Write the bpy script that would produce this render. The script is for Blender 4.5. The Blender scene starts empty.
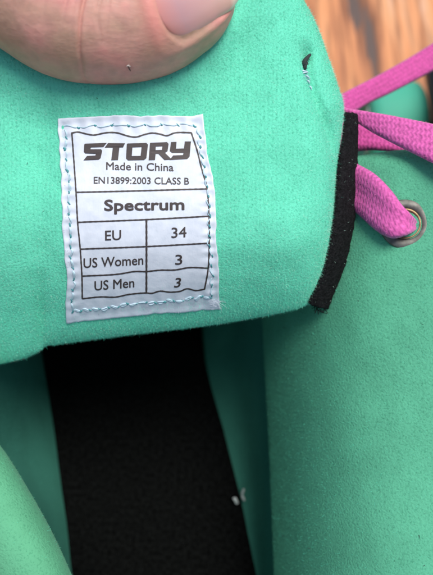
import bpy, bmesh, math, random
import numpy as np
from mathutils import Vector, Matrix, noise
from mathutils.bvhtree import BVHTree
from mathutils.geometry import tessellate_polygon

rng = np.random.default_rng(7)
random.seed(7)
scene = bpy.context.scene
COL = scene.collection
R = math.radians

# ------------------------------------------------------------------ camera, sky, sun, exposure
PITCH = R(25)               # camera looks down, 25 degrees off the vertical
CAM_H = 322.0               # mm above the deck
FPX = 650.0                 # focal length in photograph pixels
cd = bpy.data.cameras.new('camera')
cam = bpy.data.objects.new('camera', cd)
COL.objects.link(cam)
cam.location = (0, 0, CAM_H * .001)
cam.rotation_euler = (PITCH, 0, 0)
cd.sensor_fit = 'HORIZONTAL'
cd.sensor_width = 36
cd.lens = 36 * FPX / 433
cd.clip_start = .005
cd.clip_end = 50
cd.dof.use_dof = True
cd.dof.focus_distance = .151
cd.dof.aperture_fstop = 21
scene.camera = cam

SUN_EL, SUN_AZ = R(75.6), R(74)    # azimuth from +Y towards +X
w = bpy.data.worlds.new('World')
scene.world = w
w.use_nodes = True
nt = w.node_tree
sky = nt.nodes.new('ShaderNodeTexSky')
sky.sky_type = 'NISHITA'
sky.sun_disc = False
sky.sun_elevation = SUN_EL
sky.sun_rotation = SUN_AZ
sky.air_density = 1.0
sky.dust_density = 3.0
bg = nt.nodes['Background']
bg.inputs['Strength'].default_value = .055
nt.links.new(sky.outputs[0], bg.inputs['Color'])
sd = bpy.data.lights.new('sun', 'SUN')
sd.energy = 1.5
sd.angle = R(28)
sd.color = (1, .95, .88)
sun = bpy.data.objects.new('sun', sd)
COL.objects.link(sun)
to_sun = Vector((math.sin(SUN_AZ) * math.cos(SUN_EL), math.cos(SUN_AZ) * math.cos(SUN_EL), math.sin(SUN_EL)))
sun.rotation_euler = to_sun.to_track_quat('Z', 'Y').to_euler()
scene.view_settings.view_transform = 'Standard'
scene.view_settings.look = 'None'
scene.view_settings.exposure = 1.27
scene.view_settings.gamma = 1

# ------------------------------------------------------------------ coordinates
# c(px, py, d): camera-space millimetres of the point at depth d; world(): metres in the scene
def c(px, py, d):
    return Vector(((px - 216.5) / FPX * d, (287.5 - py) / FPX * d, -d))
CP, SP = math.cos(PITCH), math.sin(PITCH)
def world(v):
    return Vector((v[0] * .001, (v[1] * CP - v[2] * SP) * .001, (CAM_H + v[1] * SP + v[2] * CP) * .001))
def to_cam(v):                     # world mm -> camera mm
    x, y, z = v
    z -= CAM_H
    return Vector((x, y * CP + z * SP, -y * SP + z * CP))
def W(x, y, z):                    # world millimetres -> camera millimetres
    return to_cam((x, y, z))
def lerp(a, b, t):
    return a + (b - a) * t
def smooth(a, b, x):
    t = min(1, max(0, (x - a) / (b - a)))
    return t * t * (3 - 2 * t)
def spline(pts, n):
    """n points at even arc length on a Catmull-Rom curve"""
    P = [np.array(p, float) for p in pts]
    P = [2 * P[0] - P[1]] + P + [2 * P[-1] - P[-2]]
    out = []
    for i in range(1, len(P) - 2):
        for k in range(24):
            t = k / 24
            a, b, e, f = P[i - 1:i + 3]
            out.append(.5 * (2 * b + (e - a) * t + (2 * a - 5 * b + 4 * e - f) * t * t + (3 * b - a - 3 * e + f) * t ** 3))
    out.append(P[-2])
    out = np.array(out)
    s = np.r_[0, np.cumsum(np.linalg.norm(np.diff(out, axis=0), axis=1))]
    q = np.linspace(0, s[-1], n)
    return np.stack([np.interp(q, s, out[:, k]) for k in range(out.shape[1])], 1)

# ------------------------------------------------------------------ linking
def link(name, verts, faces, mat, parent=None, base=None, smooth_=True, cam_space=True, uv=None, mats=None, midx=None, recalc=True):
    base = base or (parent and parent.get('_base') and Vector(parent['_base'])) or Vector((0, 0, 0))
    me = bpy.data.meshes.new(name)
    V = [(world(v) if cam_space else Vector(v) * .001) - base for v in verts]
    me.from_pydata([tuple(v) for v in V], [], faces)
    for m in (mats or [mat]):
        me.materials.append(m)
    if midx:
        me.polygons.foreach_set('material_index', midx)
    if uv is not None:
        l = me.uv_layers.new(name='UVMap')
        for lp in me.loops:
            l.data[lp.index].uv = uv[lp.vertex_index]
    if recalc:
        bm = bmesh.new(); bm.from_mesh(me)
        bmesh.ops.recalc_face_normals(bm, faces=bm.faces)
        bm.to_mesh(me); bm.free()
    me.polygons.foreach_set('use_smooth', [smooth_] * len(me.polygons))
    o = bpy.data.objects.new(name, me)
    COL.objects.link(o)
    if parent:
        o.parent = parent
        o['_base'] = tuple(base)
    else:
        o.location = base
        o['_base'] = tuple(base)
    return o
def root(name, label, cat, loc, group=None):
    o = bpy.data.objects.new(name, None)
    COL.objects.link(o)
    o.location = loc
    o.empty_display_size = .02
    o['label'] = label
    o['category'] = cat
    o['_base'] = tuple(loc)
    if group:
        o['group'] = group
    return o

# ------------------------------------------------------------------ materials
def mat(name, col, rough=.8, **kw):
    m = bpy.data.materials.new(name)
    m.use_nodes = True
    n = m.node_tree.nodes
    b = n['Principled BSDF']
    b.inputs['Base Color'].default_value = (*col, 1)
    b.inputs['Roughness'].default_value = rough
    for k, v in kw.items():
        b.inputs[k.replace('_', ' ')].default_value = v
    return m, m.node_tree, b
def tex(t, kind, scale, detail=4, coord='Object', mapping=None):
    tc = t.nodes.new('ShaderNodeTexCoord')
    x = t.nodes.new('ShaderNodeTex' + kind)
    x.inputs['Scale'].default_value = scale
    if 'Detail' in x.inputs:
        x.inputs['Detail'].default_value = detail
    src = tc.outputs[coord]
    if mapping:
        mp = t.nodes.new('ShaderNodeMapping')
        mp.inputs['Scale'].default_value = mapping[0]
        mp.inputs['Rotation'].default_value = mapping[1]
        t.links.new(src, mp.inputs[0]); src = mp.outputs[0]
    t.links.new(src, x.inputs['Vector'])
    return x
def ramp(t, src, stops):
    r = t.nodes.new('ShaderNodeValToRGB')
    e = r.color_ramp.elements
    while len(e) < len(stops):
        e.new(.5)
    for q, (p, col) in zip(e, stops):
        q.position = p
        q.color = (*col, 1)
    t.links.new(src, r.inputs[0])
    return r
def bump(t, b, src, strength, dist, prev=None):
    u = t.nodes.new('ShaderNodeBump')
    u.inputs['Strength'].default_value = strength
    u.inputs['Distance'].default_value = dist
    t.links.new(src, u.inputs['Height'])
    if prev:
        t.links.new(prev.outputs[0], u.inputs['Normal'])
    t.links.new(u.outputs[0], b.inputs['Normal'])
    return u
def mixrgb(t, fac, a, bcol, mode='MIX'):
    m = t.nodes.new('ShaderNodeMix')
    m.data_type = 'RGBA'
    m.blend_type = mode
    for i, s in ((0, fac), (6, a), (7, bcol)):
        if isinstance(s, (int, float)):
            m.inputs[i].default_value = s
        elif isinstance(s, tuple):
            m.inputs[i].default_value = (*s, 1)
        else:
            t.links.new(s, m.inputs[i])
    return m.outputs[2]

def velour(name, col, dots=.07, knit=.6, sheen=.25):
    m, t, b = mat(name, col, .95)
    b.inputs['Sheen Weight'].default_value = sheen
    b.inputs['Sheen Roughness'].default_value = .4
    b.inputs['Sheen Tint'].default_value = (.6, 1, .85, 1)
    b.inputs['Specular IOR Level'].default_value = .1
    n1 = tex(t, 'Noise', 90, 5)
    n2 = tex(t, 'Noise', 1900, 3)
    n3 = tex(t, 'Voronoi', 1500)
    wv = tex(t, 'Wave', 330, 2)
    wv.bands_direction = 'X'
    wv.inputs['Distortion'].default_value = 2.5
    wv.inputs['Detail Scale'].default_value = 2.0
    lo = tuple(x * (1 - dots * 1.6) for x in col)
    hi = tuple(min(1, x * (1 + dots * .5)) for x in col)
    r1 = ramp(t, n1.outputs[0], [(.3, lo), (.55, col), (.8, hi)])
    r2 = ramp(t, n2.outputs[0], [(.28, (.66, .76, .74)), (.46, (1, 1, 1))])
    r3 = ramp(t, wv.outputs[0], [(.1, (1 - .09 * knit, 1 - .07 * knit, 1 - .08 * knit)), (.6, (1, 1, 1))])
    b1 = mixrgb(t, 1.0, r1.outputs[0], r2.outputs[0], 'MULTIPLY')
    t.links.new(mixrgb(t, 1.0, b1, r3.outputs[0], 'MULTIPLY'), b.inputs['Base Color'])
    u = bump(t, b, n3.outputs[0], .5, .00012)
    u = bump(t, b, wv.outputs[0], .3 * knit, .0002, u)
    u = bump(t, b, n2.outputs[0], .6, .00025, u)
    bump(t, b, n1.outputs[0], .2, .0009, u)
    return m
MINT = (.14, .635, .445)
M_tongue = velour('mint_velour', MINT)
M_flap_shaded = velour('mint_velour_shaded', (.10, .40, .25), .06, .0, .1)  # mint velour made darker: the flap's shade is put into its colour
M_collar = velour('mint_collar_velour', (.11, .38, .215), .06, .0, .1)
M_wall_shaded = velour('mint_inner_wall_shaded', (.055, .235, .18), .06, .0, .0)  # darkest mint copy, the boot's inner shade painted into the wall colour
M_fuzz = mat('mint_pile_fibre', (.12, .70, .50), .9)[0]
M_fuzz_white = mat('pale_pile_fibre', (.45, .72, .60), .9)[0]
M_dark = mat('dark_lint_and_hole_shade', (.02, .03, .03), .9)[0]  # lint and thread, and the painted dark of the eyelet hole

def fabric_black(name, col, sc):
    m, t, b = mat(name, col, .9)
    b.inputs['Specular IOR Level'].default_value = .15
    n = tex(t, 'Noise', sc, 3)
    v = tex(t, 'Voronoi', sc * 1.5)
    r = ramp(t, n.outputs[0], [(.35, tuple(x * .5 for x in col)), (.75, tuple(x * 2.0 for x in col))])
    t.links.new(r.outputs[0], b.inputs['Base Color'])
    bump(t, b, v.outputs[0], .8, .0003)
    return m
M_insole = fabric_black('black_insole_fabric', (.0029, .0034, .0034), 700)
M_insole.node_tree.nodes['Principled BSDF'].inputs['Specular IOR Level'].default_value = .03
M_nap = mat('black_nap', (.004, .005, .005), .95, Specular_IOR_Level=.05)[0]
M_greylint = mat('grey_lint', (.05, .055, .055), .95)[0]
M_binding = fabric_black('black_binding_tape', (.008, .008, .009), 1300)
M_blackplastic = mat('black_nylon', (.015, .015, .016), .45)[0]

def label_mat():
    m, t, b = mat('white_satin_label', (.61, .67, .76), .55)
    b.inputs['Specular IOR Level'].default_value = .35
    n = tex(t, 'Noise', 500, 4)
    wv = tex(t, 'Noise', 2600, 2, mapping=((1, .25, .25), (0, 0, 0)))
    r = ramp(t, n.outputs[0], [(.3, (.565, .63, .72)), (.7, (.645, .705, .79))])
    t.links.new(r.outputs[0], b.inputs['Base Color'])
    u = bump(t, b, wv.outputs[0], .25, .00008)
    bump(t, b, n.outputs[0], .25, .0004, u)
    return m
M_label = label_mat()
M_ink = mat('dark_brown_ink', (.045, .036, .036), .6)[0]
M_thread_white = mat('pale_blue_thread', (.46, .62, .70), .7)[0]
M_thread_teal = mat('teal_thread', (.06, .27, .29), .8)[0]

def lace_mat(name, col):
    m, t, b = mat(name, col, .75)
    b.inputs['Sheen Weight'].default_value = .35
    b.inputs['Sheen Tint'].default_value = (1, .7, .9, 1)
    tc = t.nodes.new('ShaderNodeTexCoord')
    sx = t.nodes.new('ShaderNodeSeparateXYZ')
    t.links.new(tc.outputs['UV'], sx.inputs[0])
    def mth(op, a, b_=None):
        q = t.nodes.new('ShaderNodeMath'); q.operation = op
        for i, s in enumerate((a, b_)):
            if s is None: continue
            if isinstance(s, (int, float)): q.inputs[i].default_value = s
            else: t.links.new(s, q.inputs[i])
        return q.outputs[0]
    # braid: chevron ridges, uv in millimetres
    cols = mth('PINGPONG', mth('ADD', sx.outputs[1], 40), .8)
    ph = mth('ADD', mth('MULTIPLY', sx.outputs[0], 5.6), mth('MULTIPLY', cols, 3.2))
    sn = mth('SINE', ph)
    edge = mth('SINE', mth('MULTIPLY', sx.outputs[1], 6.28 / 1.6))
    h = mth('ADD', mth('MULTIPLY', sn, .6), mth('MULTIPLY', edge, .35))
    r = ramp(t, mth('ADD', mth('MULTIPLY', h, .4), .5), [(.1, tuple(x * .84 for x in col)), (.45, col), (.95, tuple(min(1, x * 1.2 + .02) for x in col))])
    n = tex(t, 'Noise', 1200, 3)
    r2 = ramp(t, n.outputs[0], [(.3, (.66, .6, .66)), (.6, (1, 1, 1))])
    t.links.new(mixrgb(t, 1.0, r.outputs[0], r2.outputs[0], 'MULTIPLY'), b.inputs['Base Color'])
    u = bump(t, b, h, .22, .0003)
    bump(t, b, n.outputs[0], .4, .0002, u)
    return m
M_lace = lace_mat('pink_braided_lace', (.64, .10, .38))
M_lace_shaded = lace_mat('pink_braided_lace_shaded', (.55, .055, .29))  # same pink lace in a darker copy, shade mixed into the colour
M_lace_fuzz = mat('pink_lace_fibre', (.75, .22, .48), .9)[0]

def skin_mat():
    m, t, b = mat('skin', (.55, .33, .26), .48)
    b.inputs['Subsurface Weight'].default_value = .25
    b.inputs['Subsurface Radius'].default_value = (1, .35, .2)
    b.inputs['Subsurface Scale'].default_value = .0015
    b.inputs['Specular IOR Level'].default_value = .4
    n1 = tex(t, 'Noise', 75, 3)
    n2 = tex(t, 'Noise', 420, 4)
    v = tex(t, 'Voronoi', 1100, mapping=((.5, 1, 1), (0, 0, .2)))
    r = ramp(t, n1.outputs[0], [(.38, (.47, .30, .22)), (.5, (.57, .32, .26)), (.62, (.66, .30, .27))])
    r2 = ramp(t, n2.outputs[0], [(.3, (.86, .84, .84)), (.65, (1.05, 1.03, 1.02))])
    # redder at the knuckle and round the nail
    tc = t.nodes.new('ShaderNodeAttribute'); tc.attribute_name = 'flush'
    base = mixrgb(t, 1.0, r.outputs[0], r2.outputs[0], 'MULTIPLY')
    t.links.new(mixrgb(t, tc.outputs['Fac'], base, (.72, .27, .24)), b.inputs['Base Color'])
    fl = tex(t, 'Noise', 900, 4, mapping=((.35, 1, 1), (0, 0, R(20))))
    u = bump(t, b, v.outputs[0], .35, .00012)
    u = bump(t, b, fl.outputs[0], .35, .00012, u)
    bump(t, b, n2.outputs[0], .12, .0003, u)
    return m
M_skin = skin_mat()
def nail_mat():
    m, t, b = mat('thumbnail_keratin', (.62, .36, .38), .25)
    b.inputs['Coat Weight'].default_value = .3
    b.inputs['Coat Roughness'].default_value = .15
    b.inputs['Subsurface Weight'].default_value = .15
    b.inputs['Subsurface Scale'].default_value = .001
    tc = t.nodes.new('ShaderNodeTexCoord')
    sx = t.nodes.new('ShaderNodeSeparateXYZ')
    t.links.new(tc.outputs['UV'], sx.inputs[0])
    r = ramp(t, sx.outputs[0], [(0, (.60, .25, .22)), (.22, (.50, .29, .30)), (.6, (.60, .36, .33)), (.84, (.66, .43, .36)), (.92, (.80, .66, .56)), (1, (.8, .70, .60))])
    t.links.new(r.outputs[0], b.inputs['Base Color'])
    n = tex(t, 'Noise', 300, 2, mapping=((.15, 1, 1), (0, 0, 0)))
    bump(t, b, n.outputs[0], .15, .0004)
    return m
M_nail = nail_mat()

def metal_mat(name, col, rough):
    m, t, b = mat(name, col, rough, Metallic=.9)
    n = tex(t, 'Noise', 600, 4)
    r = ramp(t, n.outputs[0], [(.3, tuple(x * .5 for x in col)), (.65, col)])
    t.links.new(r.outputs[0], b.inputs['Base Color'])
    return m
M_eyelet = metal_mat('tarnished_eyelet_metal', (.20, .20, .185), .62)
M_brass = metal_mat('brassy_eyelet_barrel', (.30, .21, .12), .5)
M_steel = metal_mat('truck_steel', (.3, .3, .31), .4)

def vinyl(name, col):
    m, t, b = mat(name, col, .5)
    n = tex(t, 'Noise', 400, 4)
    bump(t, b, n.outputs[0], .2, .0003)
    return m
M_shell = vinyl('mint_vinyl', (.07, .48, .34))
M_wheel = mat('mint_urethane', (.05, .36, .25), .7, Subsurface_Weight=.2, Subsurface_Scale=.004)[0]
M_whiteprint = mat('white_print', (.75, .80, .80), .6)[0]

def wood_mat():
    m, t, b = mat('weathered_orange_deck', (.6, .28, .11), .6)
    n1 = tex(t, 'Noise', 16, 6, mapping=((4.5, .35, 1), (0, 0, R(-4))))
    n2 = tex(t, 'Noise', 60, 8, mapping=((4.0, .22, 1), (0, 0, R(-5))))
    wv = tex(t, 'Noise', 20, 7, mapping=((3.6, .34, 1), (0, 0, R(-7))))
    r1 = ramp(t, n1.outputs[0], [(.38, (.18, .07, .03)), (.47, (.42, .165, .07)), (.54, (.58, .245, .10)), (.66, (.64, .32, .155))])
    r2 = ramp(t, n2.outputs[0], [(.32, (.40, .36, .36)), (.52, (1, 1, 1)), (.75, (1.05, 1.0, .95))])
    base = mixrgb(t, 1.0, r1.outputs[0], r2.outputs[0], 'MULTIPLY')
    # worn grey-white streaks and dark cracks along the grain
    worn = ramp(t, wv.outputs[0], [(.64, (0, 0, 0)), (.69, (.55, .55, .55))])
    base = mixrgb(t, worn.outputs[0], base, (.50, .42, .37))
    crack = ramp(t, wv.outputs[0], [(.38, (1, 1, 1)), (.405, (0, 0, 0))])
    base = mixrgb(t, crack.outputs[0], base, (.09, .06, .05))
    t.links.new(base, b.inputs['Base Color'])
    u = bump(t, b, n2.outputs[0], .4, .0008)
    bump(t, b, crack.outputs[0], -.6, .002, u)
    return m
M_wood = wood_mat()

# ------------------------------------------------------------------ setting: deck boards under the skates
def box(x0, x1, y0, y1, z0, z1, bev=1.5):
    bm = bmesh.new()
    bmesh.ops.create_cube(bm, size=1)
    for v in bm.verts:
        v.co = Vector((lerp(x0, x1, v.co.x + .5), lerp(y0, y1, v.co.y + .5), lerp(z0, z1, v.co.z + .5)))
    bmesh.ops.bevel(bm, geom=bm.edges[:], offset=bev, segments=2, affect='EDGES')
    V = [tuple(v.co) for v in bm.verts]
    bm.verts.index_update()
    F = [[v.index for v in f.verts] for f in bm.faces]
    bm.free()
    return V, F
V, F = [], []
x = -700
while x < 1100:
    v, f = box(x, x + 141, -700, 1500, -25, 0)
    k = len(V); V += v; F += [[i + k for i in q] for q in f]
    x += 146
deck = link('deck', V, F, M_wood, cam_space=False, smooth_=False)
deck['kind'] = 'structure'
g = link('ground', [(-6000, -6000, -60), (6000, -6000, -60), (6000, 6000, -60), (-6000, 6000, -60)], [[0, 1, 2, 3]],
         mat('dark_soil', (.08, .06, .045), .95)[0], cam_space=False, smooth_=False)
g['kind'] = 'structure'

# ------------------------------------------------------------------ padded panels
def prof(x):
    x = min(1, max(0, x))
    return math.sqrt(max(0, 1 - (1 - x) ** 2))
def ends(n, k=1.0):
    """0..1 with samples crowded towards both ends"""
    t = np.linspace(0, 1, n)
    e = .5 - .5 * np.cos(np.pi * t)
    return lerp(t, e, k)
def pad(bottom, top, left, right, depth, tf, tb, rad, nu, nv, extra=None):
    """closed cushion between four edge curves (photograph pixels); rad = (bottom, top, left, right) roll radii in mm"""
    B, T = spline(bottom, 400), spline(top, 400)
    L, Rt = spline(left, 400), spline(right, 400)   # bottom -> top
    tq = np.linspace(0, 1, 400)
    def ev(C, t):
        return np.array([np.interp(t, tq, C[:, 0]), np.interp(t, tq, C[:, 1])])
    us, vs = ends(nu, .75), ends(nv, .75)
    P = np.zeros((nv, nu, 2))
    for j, s in enumerate(vs):
        l, r = ev(L, s), ev(Rt, s)
        for i, t in enumerate(us):
            b, tp = ev(B, t), ev(T, t)
            bil = (1 - s) * ((1 - t) * B[0] + t * B[-1]) + s * ((1 - t) * T[0] + t * T[-1])
            P[j, i] = (1 - s) * b + s * tp + (1 - t) * l + t * r - bil
    front, back = [], []
    mm = 150 / FPX
    for j in range(nv):
        for i in range(nu):
            px, py = P[j, i]
            db = np.linalg.norm(P[j, i] - P[0, i]) * mm
            dt = np.linalg.norm(P[j, i] - P[-1, i]) * mm
            dl = np.linalg.norm(P[j, i] - P[j, 0]) * mm
            dr = np.linalg.norm(P[j, i] - P[j, -1]) * mm
            h = prof(db / rad[0]) * prof(dt / rad[1]) * prof(dl / rad[2]) * prof(dr / rad[3])
            p = c(px, py, depth(px, py))
            ex = extra(px, py) if extra else 0
            front.append(p + Vector((0, 0, tf * h + ex * h)))
            back.append(p + Vector((0, 0, -tb * h)))
    V = list(front)
    idx = {}
    for j in range(nv):
        for i in range(nu):
            if i in (0, nu - 1) or j in (0, nv - 1):
                idx[j, i] = j * nu + i
            else:
                idx[j, i] = len(V)
                V.append(back[j * nu + i])
    F = []
    nf = 0
    for j in range(nv - 1):
        for i in range(nu - 1):
            a = j * nu + i
            F.append([a, a + 1, a + nu + 1, a + nu])
            nf += 1
    for j in range(nv - 1):
        for i in range(nu - 1):
            F.append([idx[j, i], idx[j + 1, i], idx[j + 1, i + 1], idx[j, i + 1]])
    return V, F, nf

def fuzz(name, V, F, n, length, width, mats, parent, weights=(1,), test=None, lean=(0, 0, 0), droop=.5):
    """short pile fibres standing on the faces of a panel, one mesh"""
    tri = []
    for f in F:
        tri.append((f[0], f[1], f[2]))
        if len(f) == 4:
            tri.append((f[0], f[2], f[3]))
    A = np.array([tuple(v) for v in V])
    t = np.array(tri)
    p0, p1, p2 = A[t[:, 0]], A[t[:, 1]], A[t[:, 2]]
    nrm = np.cross(p1 - p0, p2 - p0)
    ar = np.linalg.norm(nrm, axis=1)
    nrm = nrm / np.maximum(ar, 1e-9)[:, None]
    if test is not None:
        ctr = (p0 + p1 + p2) / 3
        ar = ar * test(ctr)
    k = rng.choice(len(t), size=n, p=ar / ar.sum())
    a, b = rng.random(n), rng.random(n)
    s = a + b > 1
    a[s], b[s] = 1 - a[s], 1 - b[s]
    p = p0[k] + (p1 - p0)[k] * a[:, None] + (p2 - p0)[k] * b[:, None]
    # outward = towards the camera for the front skin
    d = nrm[k]
    d = d * np.where(np.sum(d * -p, axis=1) < 0, -1, 1)[:, None]
    d = d + rng.normal(0, droop, (n, 3)) + np.array(lean)
    d /= np.linalg.norm(d, axis=1)[:, None]
    L = length * rng.uniform(.4, 1.25, n) * np.where(rng.random(n) < .03, 1.8, 1)
    tip = p + d * L[:, None]
    side = np.cross(d, rng.normal(0, 1, (n, 3)))
    side /= np.linalg.norm(side, axis=1)[:, None]
    q0 = p - side * width / 2
    q1 = p + side * width / 2
    Q = np.stack([q0, q1, tip], 1).reshape(-1, 3)
    x, y, z = Q[:, 0], Q[:, 1], Q[:, 2]
    base = Vector(parent['_base'])
    Wd = np.stack([x * .001, (y * CP - z * SP) * .001, (CAM_H + y * SP + z * CP) * .001], 1) - np.array(base)
    me = bpy.data.meshes.new(name)
    me.vertices.add(3 * n); me.loops.add(3 * n); me.polygons.add(n)
    me.vertices.foreach_set('co', Wd.astype(np.float32).ravel())
    me.loops.foreach_set('vertex_index', np.arange(3 * n, dtype=np.int32))
    me.polygons.foreach_set('loop_start', np.arange(0, 3 * n, 3, dtype=np.int32))
    for m in mats:
        me.materials.append(m)
    me.polygons.foreach_set('material_index', rng.choice(len(mats), size=n, p=np.array(weights) / sum(weights)).astype(np.int32))
    me.update(calc_edges=True)
    o = bpy.data.objects.new(name, me)
    COL.objects.link(o)
    o.parent = parent
    o['_base'] = tuple(base)
    o['kind'] = 'stuff'
    return o

def band(ea, eb, thick, nu, nv, bow=0.0, curl=0.0):
    """flat woven band between two edge lines of (px, py, depth); returns verts, faces, uv in mm"""
    A = spline([tuple(c(*p)) for p in ea], nu)
    B = spline([tuple(c(*p)) for p in eb], nu)
    V, UV, F = [], [], []
    run = 0
    for i in range(nu):
        if i:
            run += np.linalg.norm((A[i] + B[i]) / 2 - (A[i - 1] + B[i - 1]) / 2)
        j0, j1 = max(0, i - 1), min(nu - 1, i + 1)
        tang = (A[j1] + B[j1]) - (A[j0] + B[j0])
        acr = B[i] - A[i]
        wd = np.linalg.norm(acr)
        n = np.cross(tang, acr)
        n /= np.linalg.norm(n)
        if n[2] < 0:
            n = -n
        ring = []
        for k in range(nv):
            ring.append((k / (nv - 1), 1))
        for k in range(nv - 2, 0, -1):
            ring.append((k / (nv - 1), -1))
        for s, sg in ring:
            e = math.sqrt(max(0, 1 - (2 * s - 1) ** 6))
            off = sg * thick / 2 * e + bow * (1 - (2 * s - 1) ** 2) + curl * math.sin(3 * math.pi * s)
            V.append(Vector(A[i] + acr * s + n * off))
            UV.append((run, s * wd))
    m = 2 * nv - 2
    for i in range(nu - 1):
        for k in range(m):
            a, b = i * m + k, i * m + (k + 1) % m
            F.append([a, b, b + m, a + m])
    F.append(list(range(m - 1, -1, -1)))
    F.append([(nu - 1) * m + k for k in range(m)])
    return V, F, UV

def tube(pts, r, seg=6, taper=0.0, n=None):
    """tube along camera-space points (list of Vectors)"""
    P = spline([tuple(p) for p in pts], n or max(6, len(pts) * 4)) if len(pts) > 2 else np.array([tuple(p) for p in pts])
    V, F = [], []
    m = len(P)
    ref = np.array((.13, .21, .97))
    for i in range(m):
        tg = P[min(m - 1, i + 1)] - P[max(0, i - 1)]
        tg /= max(1e-9, np.linalg.norm(tg))
        a = np.cross(tg, ref)
        if np.linalg.norm(a) < .05:
            a = np.cross(tg, (1, 0, 0))
        a /= np.linalg.norm(a)
        b = np.cross(tg, a)
        s = i / (m - 1)
        rr = r * (1 - taper * s) * (.55 if i in (0, m - 1) else 1)
        for k in range(seg):
            q = 2 * math.pi * k / seg
            V.append(Vector(P[i] + (a * math.cos(q) + b * math.sin(q)) * rr))
    for i in range(m - 1):
        for k in range(seg):
            F.append([i * seg + k, i * seg + (k + 1) % seg, (i + 1) * seg + (k + 1) % seg, (i + 1) * seg + k])
    F.append(list(range(seg)))
    F.append([(m - 1) * seg + k for k in range(seg)])
    return V, F
def join(parts):
    V, F, M = [], [], []
    for q in parts:
        v, f, m = (*q, 0)[:3] if len(q) == 2 else q
        k = len(V)
        V += v
        F += [[i + k for i in x] for x in f]
        M += [m] * len(f)
    return V, F, M

# ------------------------------------------------------------------ the skate in the photograph
ZI = CAM_H - 252            # insole height above the deck, mm
skate = root('roller_skate', 'mint green roller skate with pink laces and its padded tongue pulled up by a thumb', 'roller skate',
             (-.035, .07, 0), 'a pair of mint green roller skates')

# tongue: thick velour cushion, rolled over at its lower edge
t_bottom = [(-75, 377), (-30, 370), (0, 364), (25, 358), (40, 351), (46, 345.5), (54, 345), (90, 340), (130, 335), (215, 324.5), (285, 312), (312, 303.5)]
t_top = [(-75, -40), (60, -36), (200, -34), (272, -34)]
t_left = [(-75, 377), (-82, 200), (-75, -40)]
t_right = [(312, 303.5), (324, 268), (332, 220), (337, 170), (341, 135), (343, 108), (337, 87), (326, 54), (318, 32), (309, 13), (298, -4), (286, -20), (272, -34)]
def t_depth(px, py):
    d = 156
    d += 19 * smooth(195, 370, py) ** 1.4
    d += 5 * smooth(250, 350, px) ** 1.6
    d += 3 * smooth(30, -80, px)
    return d
def t_extra(px, py):
    e = 0
    xc = 43 + .10 * (345 - py)          # fold at the lower left
    e -= 3.0 * math.exp(-((px - xc) / 5.0) ** 2) * smooth(255, 345, py)
    e -= 1.1 * math.exp(-((px - 45 - .05 * (300 - py)) / 16) ** 2) * smooth(60, 200, py)
    xs = 303 + (py - 60) * .24 + 4 * math.sin(py * .05)   # sunken seam below the black thread
    e -= 2.1 * math.exp(-((px - xs) / 6.0) ** 2) * smooth(48, 66, py) * (1 - smooth(140, 230, py))
    e -= 1.0 * math.exp(-((px - 305) / 7) ** 2 - ((py - 65) / 9) ** 2)
    # dent under the thumb
    # foam is squeezed under the thumb and swells up round it
    yl = np.interp(px, [-80, 0, 45, 70, 130, 165, 200, 225, 240, 300], [0, 45, 68, 76, 83, 75, 55, 30, 5, -30])
    e += -5.0 * smooth(4, -40, py - yl) + 3.0 * math.exp(-((py - yl - 22) / 26) ** 2) * smooth(300, 210, px)
    # label pulls its stitching line into the foam
    e += .5 * noise.noise(Vector((px * .018, py * .022, 3)))
    e += .30 * noise.noise(Vector((px * .06, py * .05, 9)))
    return e
V, F, nf = pad(t_bottom, t_top, t_left, t_right, t_depth, 9.0, 5.5, (21, 12, 14, 11), 150, 150, t_extra)
tongue = link('tongue', V, F, M_tongue, skate)
bv = BVHTree.FromPolygons([tuple(v) for v in V], F[:nf])
FV, FF = V, F[:nf]
def on_tongue(px, py, lift=0.0):
    d = c(px, py, 1.0).normalized()
    hit, nrm, _, _ = bv.ray_cast(Vector((0, 0, 0)), d)
    if hit is None:
        return c(px, py, 150)
    if nrm.dot(d) > 0:
        nrm = -nrm
    return hit + nrm * lift
def front_only(ctr):
    pxx = 216.5 + ctr[:, 0] / -ctr[:, 2] * FPX
    return np.where(pxx > -15, 1.0, .02)
fuzz('tongue_pile', V, F[:nf], 120000, .55, .045, [M_fuzz, M_fuzz_white, M_dark], tongue, (.86, .136, .004), front_only, droop=.55)

rx_ = np.array([p[0] for p in t_right]); ry_ = np.array([p[1] for p in t_right])
def rim_only(ctr):
    pxx = 216.5 + ctr[:, 0] / -ctr[:, 2] * FPX
    pyy = 287.5 - ctr[:, 1] / -ctr[:, 2] * FPX
    e = np.interp(pyy, ry_[::-1], rx_[::-1]) - pxx
    return np.exp(-(np.clip(e, 0, 99) / 5.0) ** 2) * (pyy > 0) + 1e-6
fuzz('rim_pile', FV, FF, 5000, .8, .045, [M_fuzz, M_fuzz_white], tongue, (.3, .7), rim_only, droop=.6)
def debris_seen(ctr):
    pxx = 216.5 + ctr[:, 0] / -ctr[:, 2] * FPX
    return (pxx > 0) * (pxx < 430) + 1e-6
fuzz('debris', FV, FF, 90, .8, .16, [M_dark], tongue, (1,), debris_seen, droop=2.0)

# tongue root: runs back from under the roll towards the toe
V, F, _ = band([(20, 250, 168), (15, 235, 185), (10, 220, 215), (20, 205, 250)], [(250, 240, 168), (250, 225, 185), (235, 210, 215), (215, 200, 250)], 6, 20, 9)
link('tongue_root', V, F, M_wall_shaded, skate)

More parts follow.
